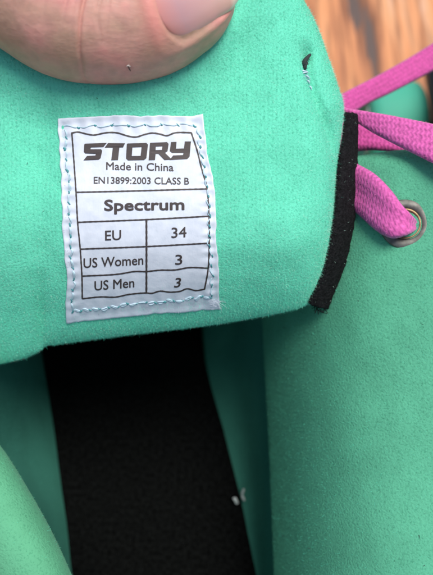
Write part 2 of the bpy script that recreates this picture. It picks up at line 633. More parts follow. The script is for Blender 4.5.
# black binding tape along the tongue's right edge
V, F, UV = band([(344.5, 112, 159), (342.5, 135, 158), (338.5, 161, 157.5), (334.5, 207, 157.5), (329, 240, 159), (321, 270, 162), (308, 303, 167)],
                [(356, 116, 165), (356.5, 140, 165), (356.5, 167, 165), (354.5, 215, 165), (350.5, 240, 166), (344, 268, 168), (329, 308, 172)], 1.5, 90, 11, .5)
for i, v in enumerate(V):
    V[i] = v + Vector((noise.noise(v * .9), noise.noise(v * .9 + Vector((9, 0, 0))), noise.noise(v * 1.1))) * .22
bind = link('edge_binding', V, F, M_binding, skate)
fuzz('binding_lint', V, F, 5000, .5, .05, [M_binding, M_fuzz_white], bind, (.965, .035), droop=.8)
fr = []
for k in range(16):
    a = Vector(c(311 + random.random() * 15, 305 + random.random() * 4, 170))
    q = [a]
    dx, dy = random.uniform(-.4, 1), random.uniform(-1.1, -.1)
    for s in range(3):
        a = a + Vector((dx, dy, random.uniform(-.2, .5))) * random.uniform(.3, 1.0)
        dx += random.uniform(-.7, .7); dy += random.uniform(-.4, .7)
        q.append(a)
    fr.append(tube(q, .09, 5))
V, F, _ = join(fr)
link('frayed_end', V, F, M_binding, bind)

# ------------------------------------------------------------------ stitched size label
def label_px(u, v):
    """label space (0..1 right, 0..1 down) to the photograph"""
    l = np.array([np.interp(v, [0, .3, .55, .75, 1], [58, 61.5, 62.5, 66, 66.5]), lerp(116.5, 323.5, v)])
    r = np.array([np.interp(v, [0, .17, .27, .4, .6, .75, 1], [203, 207, 211, 215, 216.5, 218, 220]), lerp(114.5, 309.5, v)])
    p = lerp(l, r, u)
    p[0] += (1.7 * noise.noise(Vector((v * 7, 3 * round(u), 1))) + .9 * noise.noise(Vector((v * 24, 3 * round(u), 6)))) * (2 * u - 1) ** 4
    p[1] += (1.5 * noise.noise(Vector((u * 6, 4 * round(v), 2))) + .8 * noise.noise(Vector((u * 22, 4 * round(v), 8)))) * (2 * v - 1) ** 4 + 2.2 * (2 * u - 1) ** 2 * (1 - v) - 1.2 * (1 - (2 * u - 1) ** 2) * v ** 3
    # a turned corner at the upper right
    if u > .9 and v < .09:
        p[1] -= 3.0 * (u - .9) / .1 * (1 - v / .09)
    return p
def label_bulge(u, v):
    """height of the label over the foam in mm: flat panel, puckered hem pulled down by the stitches"""
    e = min(u, 1 - u, v, 1 - v)
    h = .30 + .25 * smooth(.03, .12, e)
    h += .24 * math.cos((u - .03) / .91 * 8 * 2 * math.pi + math.pi) * math.exp(-((v - .045) / .04) ** 2)
    h += .16 * math.sin(u * 61 + .4) * math.exp(-((v - .94) / .04) ** 2)
    h += .17 * math.sin(v * 118 + noise.noise(Vector((v * 9, 1, 1))) * 3) * (math.exp(-((u - .05) / .04) ** 2) + math.exp(-((u - .95) / .04) ** 2))
    h += .22 * noise.noise(Vector((u * 4, v * 5, 2))) + .12 * noise.noise(Vector((u * 9, v * 7, 7)))
    h -= .16 * math.exp(-((e - .028) / .016) ** 2)
    return h
NU, NV = 110, 140
gv = []
for j in range(NV):
    for i in range(NU):
        u, v = i / (NU - 1), j / (NV - 1)
        p = label_px(u, v)
        gv.append(on_tongue(p[0], p[1], 0))
# smooth the foam's small lumps out under the cloth, then lift
G = np.array([tuple(v) for v in gv]).reshape(NV, NU, 3)
for _ in range(30):
    H = G.copy()
    H[1:-1, 1:-1] = (G[:-2, 1:-1] + G[2:, 1:-1] + G[1:-1, :-2] + G[1:-1, 2:]) / 4
    H[0, 1:-1] = (G[0, :-2] + G[0, 2:]) / 2; H[-1, 1:-1] = (G[-1, :-2] + G[-1, 2:]) / 2
    H[1:-1, 0] = (G[:-2, 0] + G[2:, 0]) / 2; H[1:-1, -1] = (G[:-2, -1] + G[2:, -1]) / 2
    G[..., 2] = H[..., 2]
lv = []
for j in range(NV):
    for i in range(NU):
        v = Vector(G[j, i])
        lv.append(v + (-v).normalized() * (label_bulge(i / (NU - 1), j / (NV - 1)) + .25))
lf = [[j * NU + i, j * NU + i + 1, (j + 1) * NU + i + 1, (j + 1) * NU + i] for j in range(NV - 1) for i in range(NU - 1)]
bl = BVHTree.FromPolygons([tuple(v) for v in lv], lf)
def on_label(px, py, lift=0.0):
    d = c(px, py, 1.0).normalized()
    hit, nrm, _, _ = bl.ray_cast(Vector((0, 0, 0)), d)
    if hit is None:
        return on_tongue(px, py, lift + .4)
    return hit - d * lift
# closed thin sheet
nl = len(lv)
LV = lv + [v + v.normalized() * .35 for v in lv]
LF = list(lf) + [[i + nl for i in reversed(f)] for f in lf]
rim = [i for i in range(NU)] + [j * NU + NU - 1 for j in range(1, NV)] + [(NV - 1) * NU + i for i in range(NU - 2, -1, -1)] + [j * NU for j in range(NV - 2, 0, -1)]
for a, b in zip(rim, rim[1:] + rim[:1]):
    LF.append([a, b, b + nl, a + nl])
label = link('size_label', LV, LF, M_label, skate)

# printed table
def line(pts, wpx=1.5):
    n = max(8, int(sum(math.dist(a, b) for a, b in zip(pts, pts[1:])) / 1.5))
    P = spline(pts, n) if len(pts) > 2 else np.linspace(pts[0], pts[1], n)
    V, F = [], []
    for i in range(n):
        t = P[min(n - 1, i + 1)] - P[max(0, i - 1)]
        t /= np.linalg.norm(t)
        q = np.array([-t[1], t[0]]) * wpx / 2 * (1 + .12 * math.sin(i * 1.7))
        V += [on_label(*(P[i] + q), .09), on_label(*(P[i] - q), .09)]
    F = [[2 * i, 2 * i + 1, 2 * i + 3, 2 * i + 2] for i in range(n - 1)]
    return V, F
lines = [
    line([(71.8, 133), (78, 132), (86, 133.8), (94, 135), (103, 133.2), (110, 132.4), (118, 133), (128, 136), (136, 137), (144, 134.6), (152, 133), (160, 134), (167, 135.6), (176, 132.6), (191.4, 132.6)]),
    line([(71.8, 132.3), (73.8, 160), (76, 192), (77.6, 222), (80.2, 249), (81.9, 276), (82.3, 299.2)]),
    line([(191.2, 132.4), (197, 150), (201, 166), (207, 189), (209, 217), (209.3, 243), (208.3, 268), (204.5, 289.6)]),
    line([(75.8, 192.3), (130, 191), (207, 188.8)]),
    line([(77.6, 222.3), (146, 219.6), (209, 216.2)]),
    line([(80.2, 249.2), (146, 246.6), (209.3, 243.2)]),
    line([(81.9, 276.2), (115, 274.5), (134, 271.6), (146, 271.6), (160, 270.2), (175, 270), (190, 267.6), (208.4, 268.3)]),
    line([(82.3, 298.8), (100, 297), (115, 297.2), (128, 294.6), (138, 293.5), (146.4, 293), (152, 293.4), (160, 291.2), (170, 292.2), (180, 291.4), (187, 288.8), (196, 290.6), (204.7, 289.2)]),
    line([(146.4, 219.4), (146.5, 246), (146.4, 293.2)], 1.9),
]
V, F, _ = join(lines)
link('printed_table', V, F, M_ink, label, smooth_=False, recalc=False)

def poly(outer, holes=()):
    def dens(p):
        out = []
        for a, b in zip(p, p[1:] + p[:1]):
            n = max(1, int(math.dist(a, b) / 1.5))
            out += [(lerp(a[0], b[0], k / n), lerp(a[1], b[1], k / n)) for k in range(n)]
        return out
    loops = [dens(list(outer))] + [dens(list(h)) for h in holes]
    flat = [p for l in loops for p in l]
    tri = tessellate_polygon([[Vector((x, y, 0)) for x, y in l] for l in loops])
    return [on_label(x, y, .10) for x, y in flat], [list(t) for t in tri]
logo = [
    poly([(85, 143.6), (106.8, 142.8), (103.4, 147), (91, 147.4), (90.4, 149.2), (101, 149.2), (102.2, 150.8), (100.6, 158), (98.6, 159.7), (83.4, 160.4), (87, 155.9), (95.4, 155.5), (95.8, 153.8), (85, 153.4), (83.8, 151.6), (84.2, 144.6)]),
    poly([(108, 143), (125, 143.2), (123, 147.4), (119.4, 147.4), (118, 160), (111.2, 160.2), (112.8, 147.6), (104.6, 147.6)]),
    poly([(127.6, 143.4), (146.4, 142.8), (148, 144.6), (146.4, 158), (144, 160), (128, 160.4), (126, 158.4), (126.8, 144.2)], [[(132.4, 147.4), (141.6, 147), (140.6, 155.8), (131.8, 156)]]),
    poly([(150, 142.8), (167, 142), (168.6, 143.8), (167.6, 151), (165, 152.8), (172, 159.6), (164.4, 160), (158.4, 153.8), (155.6, 153.8), (155, 160), (148.6, 160.2)], [[(155.8, 146.6), (162.4, 146.2), (162, 149.8), (155.6, 150)]]),
    poly([(171, 142), (176.6, 141.8), (176, 148.6), (184, 148.4), (184.8, 141.4), (191, 141.4), (189.6, 156.6), (187.2, 159), (169.4, 160), (173.2, 155.4), (183, 155), (183.5, 152.8), (172, 152.8), (169.8, 151)]),
]
def words(txt, x0, x1, y0, y1, cap, bold=0.0, shear=0.0, arch=0.0):
    """printed words: left/right ends, baseline at both ends, capital height (pixels)"""
    cu = bpy.data.curves.new('txt', 'FONT')
    cu.body = txt
    cu.resolution_u = 3
    cu.shear = shear
    o = bpy.data.objects.new('txt', cu)
    COL.objects.link(o)
    bpy.context.view_layer.update()
    me = bpy.data.meshes.new_from_object(o.evaluated_get(bpy.context.evaluated_depsgraph_get()))
    co = [v.co.copy() for v in me.vertices]
    F = [list(p.vertices) for p in me.polygons]
    bpy.data.objects.remove(o); bpy.data.curves.remove(cu); bpy.data.meshes.remove(me)
    xs = [v.x for v in co]
    a, b = min(xs), max(xs)
    H = max(v.y for v in co if v.x < a + (b - a) * .08 or len(txt) < 3)
    V, FF = [], []
    offs = [(0, 0)] + [(bold * math.cos(q * .785), bold * math.sin(q * .785)) for q in range(8)] if bold else [(0, 0)]
    for q, (ox, oy) in enumerate(offs):
        k = len(V)
        for v in co:
            t = (v.x - a) / (b - a)
            y = lerp(y0, y1, t) - v.y / H * cap + arch * math.sin(math.pi * t) + oy
            V.append(on_label(lerp(x0, x1, t) + ox, y, .10 + q * .004))
        FF += [[i + k for i in f] for f in F]
    return V, FF
text = logo + [
    words('Made in China', 106.3, 173.5, 169.6, 171.0, 7.4, .12),
    words('EN13899:2003 CLASS B', 93.8, 189, 183.4, 184.4, 6.6, .12),
    words('Spectrum', 104.6, 184, 210.6, 209.6, 10.6, .5),
    words('EU', 105.2, 121, 240.4, 239.8, 9.6, .15),
    words('34', 171.6, 186.4, 238, 237, 10.2, .15),
    words('US Women', 83.6, 143.2, 268, 264.6, 9.4, .15),
    words('3', 175.4, 182.2, 264.8, 264.4, 9.8, .15),
    words('US Men', 94.6, 134.2, 290.6, 287.2, 9.2, .15),
    words('3', 174.2, 181, 287.6, 287, 9.2, .2, .15),
]
V, F, _ = join(text)
link('printed_lettering', V, F, M_ink, label, smooth_=False, recalc=False)

# lock-stitching round the hem: pale thread with teal knots where it dives into the foam
st = []
def run_stitch(uv0, uv1, n, zig, pale):
    for k in range(n):
        a, b = k / n + .006, (k + 1) / n - .006
        def pt(t, off, lift):
            u = lerp(uv0[0], uv1[0], t); v = lerp(uv0[1], uv1[1], t)
            if abs(uv1[0] - uv0[0]) > .5: v += off
            else: u += off
            return on_label(*label_px(min(.995, max(.005, u)), min(.995, max(.005, v))), lift)
        j1, j2 = random.uniform(-.006, .006), random.uniform(-.006, .006)
        for w_ in range(pale):
            o1 = random.uniform(-.006, .006)
            st.append(tube([pt(a, j1, -.12), pt(lerp(a, b, .3), j1 + zig * .6 + o1, .10), pt(lerp(a, b, .7), j2 + zig * .5 + o1, .12), pt(b, j2, -.12)], random.uniform(.12, .19), 6) + (0,))
        e = random.uniform(.006, .014)
        st.append(tube([pt(b - e, j2 + random.uniform(-.008, .004), -.03), pt(b + .002, j2 + .004, .12), pt(b + e, j2 + random.uniform(-.004, .01), -.05)], random.uniform(.12, .24), 6) + (1,))
        if random.random() < .5:
            q = pt(b, j2, .1)
            d1 = Vector((random.uniform(-.5, .5), random.uniform(-.5, .5), .15))
            st.append(tube([q, q + d1 * .6, q + d1 + Vector((.1, .1, .1))], .05, 4) + (random.choice((0, 1)),))
run_stitch((.03, .045), (.94, .045), 8, .004, 1)
run_stitch((.042, .05), (.042, .95), 17, .014, 2)
run_stitch((.955, .06), (.955, .93), 17, -.010, 1)
run_stitch((.04, .945), (.95, .93), 15, .006, 3)
V, F, M = join(st)
link('hem_stitching', V, F, None, label, mats=[M_thread_white, M_thread_teal], midx=M)
fr = []
for k in range(70):
    u, v, sx = (random.uniform(.93, 1.0), random.uniform(.95, 1.0), 1) if k < 45 else ((random.uniform(0, .03), random.uniform(0, 1), -1) if k < 60 else (random.random(), .998, .2))
    a = on_label(*label_px(min(u, .995), min(v, .995)), .1)
    L = random.uniform(.5, 2.4) if k < 45 else random.uniform(.3, .7)
    dx, dy = (random.uniform(.1, 1), random.uniform(-.5, .5)) if k < 45 else (sx * random.uniform(.2, 1), random.uniform(-.8, .3))
    q = [a, a + Vector((dx, dy, .15)) * L * .5, a + Vector((dx + random.uniform(-.3, .3), dy + random.uniform(-.3, .3), .05)) * L]
    fr.append(tube(q, .035, 4, .5))
V, F, _ = join(fr)
link('frayed_hem', V, F, M_label, label)

# black thread end and pale blue stitches on the tongue's sunken seam
q = [on_tongue(303.5, 66, .1), on_tongue(302.6, 62, .5), on_tongue(304.2, 58.5, .9), on_tongue(307.5, 56.3, 1.0), on_tongue(310, 54.2, .7)]
V, F = tube(q, .62, 9, .5)
v2, f2 = tube([on_tongue(304.5, 69.5, .1), on_tongue(303.4, 66.5, .4), on_tongue(304.5, 63, .5)], .45, 7)
V, F, _ = join([(V, F), (v2, f2)])
link('loose_thread', V, F, M_dark, tongue)
def by_thread(ctr):
    pxx = 216.5 + ctr[:, 0] / -ctr[:, 2] * FPX
    pyy = 287.5 - ctr[:, 1] / -ctr[:, 2] * FPX
    return np.exp(-((pxx - 306) / 3.5) ** 2 - ((pyy - 62) / 5) ** 2) + 1e-9
fuzz('thread_hairs', FV, FF, 90, 1.5, .05, [M_dark, M_thread_teal], tongue, (.7, .3), by_thread, lean=(.5, .1, 0), droop=.7)
def by_seam(ctr):
    pxx = 216.5 + ctr[:, 0] / -ctr[:, 2] * FPX
    pyy = 287.5 - ctr[:, 1] / -ctr[:, 2] * FPX
    return np.exp(-((pxx - 306 - (pyy - 74) * .3) / 2.2) ** 2 - ((pyy - 77) / 8) ** 2) + 1e-9
fuzz('seam_fluff', FV, FF, 260, .7, .07, [M_thread_white, M_fuzz], tongue, (.7, .3), by_seam, droop=.8)
sm = []
for (x, y, x2, y2, m) in ((302, 70.5, 307, 73.5, 0), (303, 73, 307.5, 72, 0), (305, 75, 309, 79.5, 0), (306.5, 80, 309, 84, 0), (309, 86, 311, 90, 0)):
    sm.append(tube([on_tongue(x, y, .0), on_tongue((x + x2) / 2, (y + y2) / 2, .3), on_tongue(x2, y2, .0)], .2 if m == 0 else .22, 6) + (m,))
V, F, M = join(sm)
link('seam_stitch', V, F, None, tongue, mats=[M_thread_white, M_dark], midx=M)

# ------------------------------------------------------------------ boot interior
# right side: padded ankle flap with the eyelet
def f_depth(px, py):
    d = 158.5 + 70 * math.exp(-max(0, px - 250) / 54)
    return d + (345 - py) * .020 - 3 * smooth(470, 700, py)
f_left = [(280, 700), (274, 575), (269, 450), (263, 340), (259, 240), (256, 146)]
f_right = [(585, 700), (580, 400), (575, 155)]
f_top = [(256, 146), (310, 150), (352, 156), (375, 153.5), (402, 150.5), (433, 153), (490, 158), (575, 155)]
f_bottom = [(280, 700), (420, 705), (585, 700)]
def f_extra(px, py):
    return .9 * noise.noise(Vector((px * .012, py * .010, 5))) + .25 * noise.noise(Vector((px * .05, py * .05, 1))) - 1.2 * math.exp(-((px - 404) / 22) ** 2 - ((py - 224) / 26) ** 2)
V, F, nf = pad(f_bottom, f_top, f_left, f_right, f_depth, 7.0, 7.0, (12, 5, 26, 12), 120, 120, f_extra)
flap = link('ankle_padding', V, F, M_flap_shaded, skate)
bf = BVHTree.FromPolygons([tuple(v) for v in V], F[:nf])
def on_flap(px, py, lift=0.0):
    d = c(px, py, 1.0).normalized()
    hit, nrm, _, _ = bf.ray_cast(Vector((0, 0, 0)), d)
    if nrm.dot(d) > 0:
        nrm = -nrm
    return hit + nrm * lift, nrm
def f_seen(ctr):
    pxx = 216.5 + ctr[:, 0] / -ctr[:, 2] * FPX
    return np.where((pxx < 445), 1.0, .02)
fuzz('padding_pile', V, F[:nf], 70000, .5, .05, [M_flap_shaded, M_fuzz, M_dark], flap, (.84, .155, .005), f_seen)

fuzz('debris', V, F[:nf], 70, 1.0, .2, [M_dark], flap, (1,), f_seen, droop=2.0)

def sheet(rows, n, m, thick, mat_, name, fuzzn=0, pile=None):
    """curved wall through control rows of (px, py, depth), given a back at thick mm behind"""
    R_ = [spline([tuple(c(*p)) for p in r], n) for r in rows]
    G = np.zeros((m, n, 3))
    for i in range(n):
        G[:, i] = spline([tuple(r[i]) for r in R_], m)
    V = [Vector(G[j, i]) for j in range(m) for i in range(n)]
    F = [[j * n + i, j * n + i + 1, (j + 1) * n + i + 1, (j + 1) * n + i] for j in range(m - 1) for i in range(n - 1)]
    # backs by vertex normals
    N = [Vector((0, 0, 0)) for _ in V]
    for f in F:
        nr = (V[f[2]] - V[f[0]]).cross(V[f[3]] - V[f[1]])
        for k in f:
            N[k] += nr
    sgn = 1
    mid = (m // 2) * n + n // 2
    if N[mid].dot(V[mid]) < 0:
        sgn = -1
    k0 = len(V)
    front_f = list(F)
    V2 = V + [v + nn.normalized() * sgn * thick for v, nn in zip(V, N)]
    F2 = F + [[i + k0 for i in reversed(f)] for f in F]
    rm = [i for i in range(n)] + [j * n + n - 1 for j in range(1, m)] + [(m - 1) * n + i for i in range(n - 2, -1, -1)] + [j * n for j in range(m - 2, 0, -1)]
    for a, b in zip(rm, rm[1:] + rm[:1]):
        F2.append([a, b, b + k0, a + k0])
    o = link(name, V2, F2, mat_, skate)
    if fuzzn:
        fuzz(pile, V, front_f, fuzzn, .5, .05, [mat_, M_fuzz], o, (.9, .1))
    return o
# lower right wall, from the insole up behind the flap's edge
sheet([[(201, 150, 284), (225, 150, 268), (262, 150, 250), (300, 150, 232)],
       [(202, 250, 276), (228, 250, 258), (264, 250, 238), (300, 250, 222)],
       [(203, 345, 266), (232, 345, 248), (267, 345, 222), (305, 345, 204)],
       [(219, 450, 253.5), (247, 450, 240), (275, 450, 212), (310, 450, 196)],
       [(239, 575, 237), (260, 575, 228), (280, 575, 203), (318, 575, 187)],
       [(256, 700, 224), (282, 700, 218), (300, 700, 202), (330, 700, 188)]], 34, 60, 4, M_wall_shaded, 'right_lining', 14000, 'lining_pile')
# left wall and the rounded collar that comes round towards the heel
LEFT = [[(34, 220, 280), (20, 220, 250), (-5, 220, 205), (-40, 215, 175), (-90, 210, 168), (-150, 215, 190)],
       [(36, 300, 271), (18, 302, 240), (-10, 305, 198), (-45, 305, 170), (-95, 300, 164), (-160, 300, 190)],
       [(45, 370, 263), (22, 374, 228), (-6, 380, 190), (-34, 384, 166), (-85, 380, 158), (-160, 370, 188)],
       [(61, 450, 253), (26, 452, 224), (-14, 454, 192), (8, 458, 160), (-60, 455, 151), (-150, 445, 180)],
       [(71, 520, 245), (48, 520, 216), (26, 522, 186), (48, 526, 156), (-14, 535, 147), (-120, 540, 176)],
       [(80, 590, 236), (62, 590, 210), (52, 590, 182), (80, 594, 155), (24, 600, 145), (-90, 625, 172)],
       [(104, 690, 226), (112, 690, 200), (108, 685, 180), (122, 684, 156), (80, 690, 144), (-40, 740, 170)],
       [(150, 790, 216), (190, 790, 196), (215, 780, 176), (220, 770, 156), (170, 800, 145), (40, 860, 168)]]
sheet([q[:3] for q in LEFT], 40, 90, 4, M_wall_shaded, 'left_lining', 12000, 'lining_pile')
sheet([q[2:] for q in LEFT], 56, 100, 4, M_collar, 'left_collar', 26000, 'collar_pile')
# heel wall below the frame closes the opening
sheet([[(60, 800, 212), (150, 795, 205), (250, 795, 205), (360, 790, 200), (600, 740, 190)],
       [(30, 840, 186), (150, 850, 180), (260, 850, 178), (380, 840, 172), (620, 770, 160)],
       [(10, 860, 160), (150, 880, 154), (270, 880, 150), (400, 870, 148), (640, 790, 146)]], 40, 20, 6, M_flap_shaded, 'heel_collar')
# black insole board
pts = spline([(-75, 92), (-69, 60), (-58, 20), (-50, -15), (-35, -45), (-8, -52), (16, -38), (20, -10), (12, 20), (2, 60), (-4, 92), (-8, 140), (-22, 178), (-45, 188), (-66, 170), (-74, 130), (-75, 92)], 120)
V, F = [], []
n = len(pts) - 1
for z in (ZI, ZI - 5):
    for p in pts[:-1]:
        V.append(W(p[0], p[1], z))
F = [list(range(n)), [n + i for i in range(n - 1, -1, -1)]] + [[i, (i + 1) % n, n + (i + 1) % n, n + i] for i in range(n)]
insole = link('insole', V, F, M_insole, skate, smooth_=False)
gp = [W(x_, y_, ZI + .02) for y_ in range(-50, 150, 4) for x_ in range(-76, 22, 2)]
gf = [[j * 49 + i, j * 49 + i + 1, (j + 1) * 49 + i + 1, (j + 1) * 49 + i] for j in range(49) for i in range(48)]
fuzz('insole_nap', gp, gf, 40000, .5, .07, [M_nap, M_greylint], insole, (.97, .03), droop=1.2)

# outer boot: sides, heel and toe box (outside the photograph's view)
def shell_loft(levels, n, name, mat_, parent, thick=3.5, cap=False):
    V, F = [], []
    m = len(levels)
    for side in (0, 1):
        for (cx, cy, rx, ry, z) in (levels if side == 0 else levels[::-1]):
            for k in range(n):
                a = 2 * math.pi * k / n
                e = 2.4
                ca, sa = math.cos(a), math.sin(a)
                x = math.copysign(abs(ca) ** (2 / e), ca) * (rx - side * thick)
                y = math.copysign(abs(sa) ** (2 / e), sa) * (ry - side * thick)
                V.append(W(cx + x, cy + y, z))
    L = 2 * m
    for j in range(L - 1):
        for k in range(n):
            F.append([j * n + k, j * n + (k + 1) % n, (j + 1) * n + (k + 1) % n, (j + 1) * n + k])
    F += [[(L - 1) * n + k, (L - 1) * n + (k + 1) % n, (k + 1) % n, k] for k in range(n)]
    return link(name, V, F, mat_, parent)
shell_loft([(-33, 62, 58, 132, ZI - 8), (-30, 58, 66, 132, ZI + 8), (-24, 30, 84, 108, ZI + 26), (-16, 10, 98, 95, ZI + 44)], 72, 'boot_shell', M_shell, skate)
V, F = [], []
for j in range(13):
    t = j / 12 * math.pi / 2
    for k in range(33):
        a = math.pi * k / 32
        V.append(W(-34 + 62 * math.cos(a) * math.cos(t) ** .7, 112 + 92 * math.sin(a) ** .8 * math.cos(t) ** .7, ZI - 4 + 62 * math.sin(t)))
F = [[j * 33 + k, j * 33 + k + 1, (j + 1) * 33 + k + 1, (j + 1) * 33 + k] for j in range(12) for k in range(32)]
F += [[j * 33, (j + 1) * 33, (j + 1) * 33 + 32, j * 33 + 32] for j in range(12)]
link('toe_cap', V, F, M_shell, skate)

# ------------------------------------------------------------------ eyelet and laces
E0, EN = on_flap(405, 224, .3)
a1 = EN.cross(Vector((0, 1, 0))).normalized()
a2 = EN.cross(a1).normalized()
def lathe_ring(prof_, n, ctr, nrm, u, v):
    V, F = [], []
    m = len(prof_)
    for k in range(n):
        a = 2 * math.pi * k / n
        for r, h in prof_:
            V.append(ctr + (u * math.cos(a) + v * math.sin(a)) * r + nrm * h)
    for k in range(n):
        for j in range(m):
            F.append([k * m + j, k * m + (j + 1) % m, ((k + 1) % n) * m + (j + 1) % m, ((k + 1) % n) * m + j])
    return V, F
V, F = lathe_ring([(6.1, -.5), (6.2, .05), (5.8, .32), (5.0, .50), (4.2, .42), (3.7, .0), (3.5, -.6), (4.5, -.9)], 48, E0, EN, a1, a2)
eye = link('eyelet', V, F, M_eyelet, skate)
V, F = lathe_ring([(3.75, .35), (3.3, .05), (2.6, -.45), (2.5, -.6), (3.8, -.7)], 40, E0, EN, a1, a2)
link('eyelet_barrel', V, F, M_brass, eye)
V, F = lathe_ring([(2.7, -.2), (.05, -.2), (.05, -.5), (2.7, -.5)], 32, E0, EN, a1, a2)
link('hole_shade_disc', V, F, M_dark, eye)  # dark disc painted in for a hole's shade; the pad is not pierced

laces = root  # (laces are parts of the skate)
def lace(ea, eb, th, nu, nv, bow, m, curl=0.0, fz=1500, name='shoelace'):
    V, F, UV = band(ea, eb, th, nu, nv, bow, curl)
    o = link(name, V, F, m, skate, uv=UV)
    if fz:
        fuzz('lace_fibre', V, F, fz, .38, .04, [M_lace_fuzz], o, droop=.8)
    return o
# far, smooth length crossing the deck to the upper right
lace([(325, 104, 196), (345, 92, 200), (380, 74, 206), (410, 57, 210), (436, 41, 212), (480, 14, 214)],
     [(325, 126, 195), (345, 118, 199), (368, 104, 204), (390, 93.5, 207), (436, 69.5, 211), (480, 44, 213)], 1.3, 60, 13, .3, M_lace_shaded)
# twisted length over the flap's rim
lace([(335, 102, 171), (346, 107.5, 168), (356, 109.5, 166), (389, 115, 161), (434, 124, 156), (480, 135, 152)],
     [(335, 109, 171), (346, 115, 168), (368, 130, 164), (394, 144, 159), (434, 164, 153.5), (480, 188, 150)], 1.5, 80, 17, .5, M_lace, .06, 6000)
# the length folded beneath it
lace([(338, 118, 180), (356, 122, 179), (385, 131, 176), (412, 144, 172), (436, 158, 170)],
     [(338, 152, 178), (356, 151.5, 177), (376, 150.5, 174), (405, 154.5, 171), (436, 168, 168)], 1.5, 60, 13, .6, M_lace_shaded, .2)
# thick braid that drops into the eyelet
ez = -E0.z
lace([(340, 153, 167), (356, 163, 163.5), (375, 174, 158.5), (392, 191, 155.5), (404, 208, 155), (410.5, 217, ez - 1.0), (412, 221, ez + 1.8)],
     [(340, 205, 167), (356, 213, 164), (375, 230, 159), (390, 238, 156), (402, 237, 155.5), (409.5, 233, ez - 1.0), (411.5, 229, ez + 1.8)], 1.7, 80, 17, .45, M_lace, .2, 2500)

# ------------------------------------------------------------------ chassis: plate, trucks, wheels (both skates)
def wheel_profile(r, wd):
    h = wd / 2
    return [(9, -h + 4), (15, -h + 2), (17, -h + .6), (r - 8, -h), (r - 3.5, -h + .8), (r - 1, -h + 3), (r, -h + 7), (r, h - 7), (r - 1, h - 3), (r - 3.5, h - .8), (r - 8, h), (17, h - .6), (15, h - 2), (9, h - 4)]
def chassis(rt, ox, oy):
    """plate, two trucks and four wheels; skate's middle at (ox, oy) mm, toe towards +y"""
    v, f = box(ox - 35.5, ox + 35.5, oy - 118, oy + 98, 56, ZI - 10.5, 4)
    link('sole_plate', [W(*p) for p in v], f, M_blackplastic, rt)
    V, F = tube([W(ox, oy + 92, 60), W(ox, oy + 104, 45), W(ox, oy + 114, 22)], 17, 24)
    link('toe_stop', V, F, M_blackplastic, rt)
    for ty in (-72, 78):
        v, f = box(ox - 14, ox + 14, oy + ty - 17, oy + ty + 17, 20, 55.5, 5)
        tr = link('truck', [W(*p) for p in v], f, M_blackplastic, rt)
        V, F = tube([W(ox - 32.5, oy + ty, 29), W(ox + 32.5, oy + ty, 29)], 11, 18)
        link('hanger', V, F, M_blackplastic, tr)
        V, F = tube([W(ox - 68, oy + ty, 28), W(ox + 68, oy + ty, 28)], 4, 14)
        link('axle', V, F, M_steel, tr)
        for sx in (-1, 1):
            ctr = W(ox + sx * 50, oy + ty, 28)
            ax = W(1, 0, 0) - W(0, 0, 0)
            up = W(0, 0, 1) - W(0, 0, 0)
            V, F = lathe_ring(wheel_profile(28, 32), 64, ctr, ax, up, ax.cross(up))
            wh = link('wheel', V, F, M_wheel, rt)
            V, F = lathe_ring([(4.2, -11), (9.2, -11.5), (9.2, 11.5), (4.2, 11)], 32, ctr, ax, up, ax.cross(up))
            link('bearing', V, F, M_steel, wh)
            # pale printed dashes round the outer face
            dash = []
            for k in range(14):
                a = 2 * math.pi * (k + .3) / 14
                r0, r1, da = 18.6, 21.2, .13
                h = sx * 16.15
                quad = []
                for (r, q) in ((r0, a - da), (r1, a - da), (r1, a + da), (r0, a + da)):
                    quad.append(ctr + up * math.cos(q) * r + ax.cross(up) * math.sin(q) * r + ax * h)
                back = [p - ax * sx * .8 for p in quad]
                dash.append((quad + back, [[0, 1, 2, 3], [7, 6, 5, 4], [0, 4, 5, 1], [1, 5, 6, 2], [2, 6, 7, 3], [3, 7, 4, 0]]))
            V, F, _ = join(dash)
            link('printed_ring', V, F, M_whiteprint, wh, smooth_=False)
chassis(skate, -35, 68)

# second skate of the pair, to the right; only a wheel of it is in the picture
d0 = (CAM_H - 28) / (CP - SP * (287.5 - 128) / FPX)
wc = c(388, 134, d0)
wx, wy = wc.x, wc.y * CP - wc.z * SP
ox2, oy2 = wx + 50, wy - 78
skate2 = root('roller_skate', 'mint green roller skate behind the laces, showing only its rounded wheel', 'roller skate',
              (ox2 * .001, oy2 * .001, 0), 'a pair of mint green roller skates')
chassis(skate2, ox2, oy2)
shell_loft([(ox2, oy2, 36, 132, ZI - 9.5), (ox2, oy2, 40, 134, ZI + 8), (ox2, oy2 - 22, 39, 108, ZI + 36), (ox2, oy2 - 52, 38, 76, ZI + 60), (ox2, oy2 - 62, 37, 64, ZI + 80)], 72, 'boot_shell', M_shell, skate2, 5)
V, F = [], []
for j in range(13):
    t = j / 12 * math.pi / 2
    for k in range(33):
        a = math.pi * k / 32
        V.append(W(ox2 + 37 * math.cos(a) * math.cos(t) ** .7, oy2 + 34 + 92 * math.sin(a) ** .8 * math.cos(t) ** .7, ZI - 4 + 46 * math.sin(t)))
F = [[j * 33 + k, j * 33 + k + 1, (j + 1) * 33 + k + 1, (j + 1) * 33 + k] for j in range(12) for k in range(32)]
F += [[j * 33, (j + 1) * 33, (j + 1) * 33 + 32, j * 33 + 32] for j in range(12)]
link('toe_cap', V, F, M_shell, skate2)

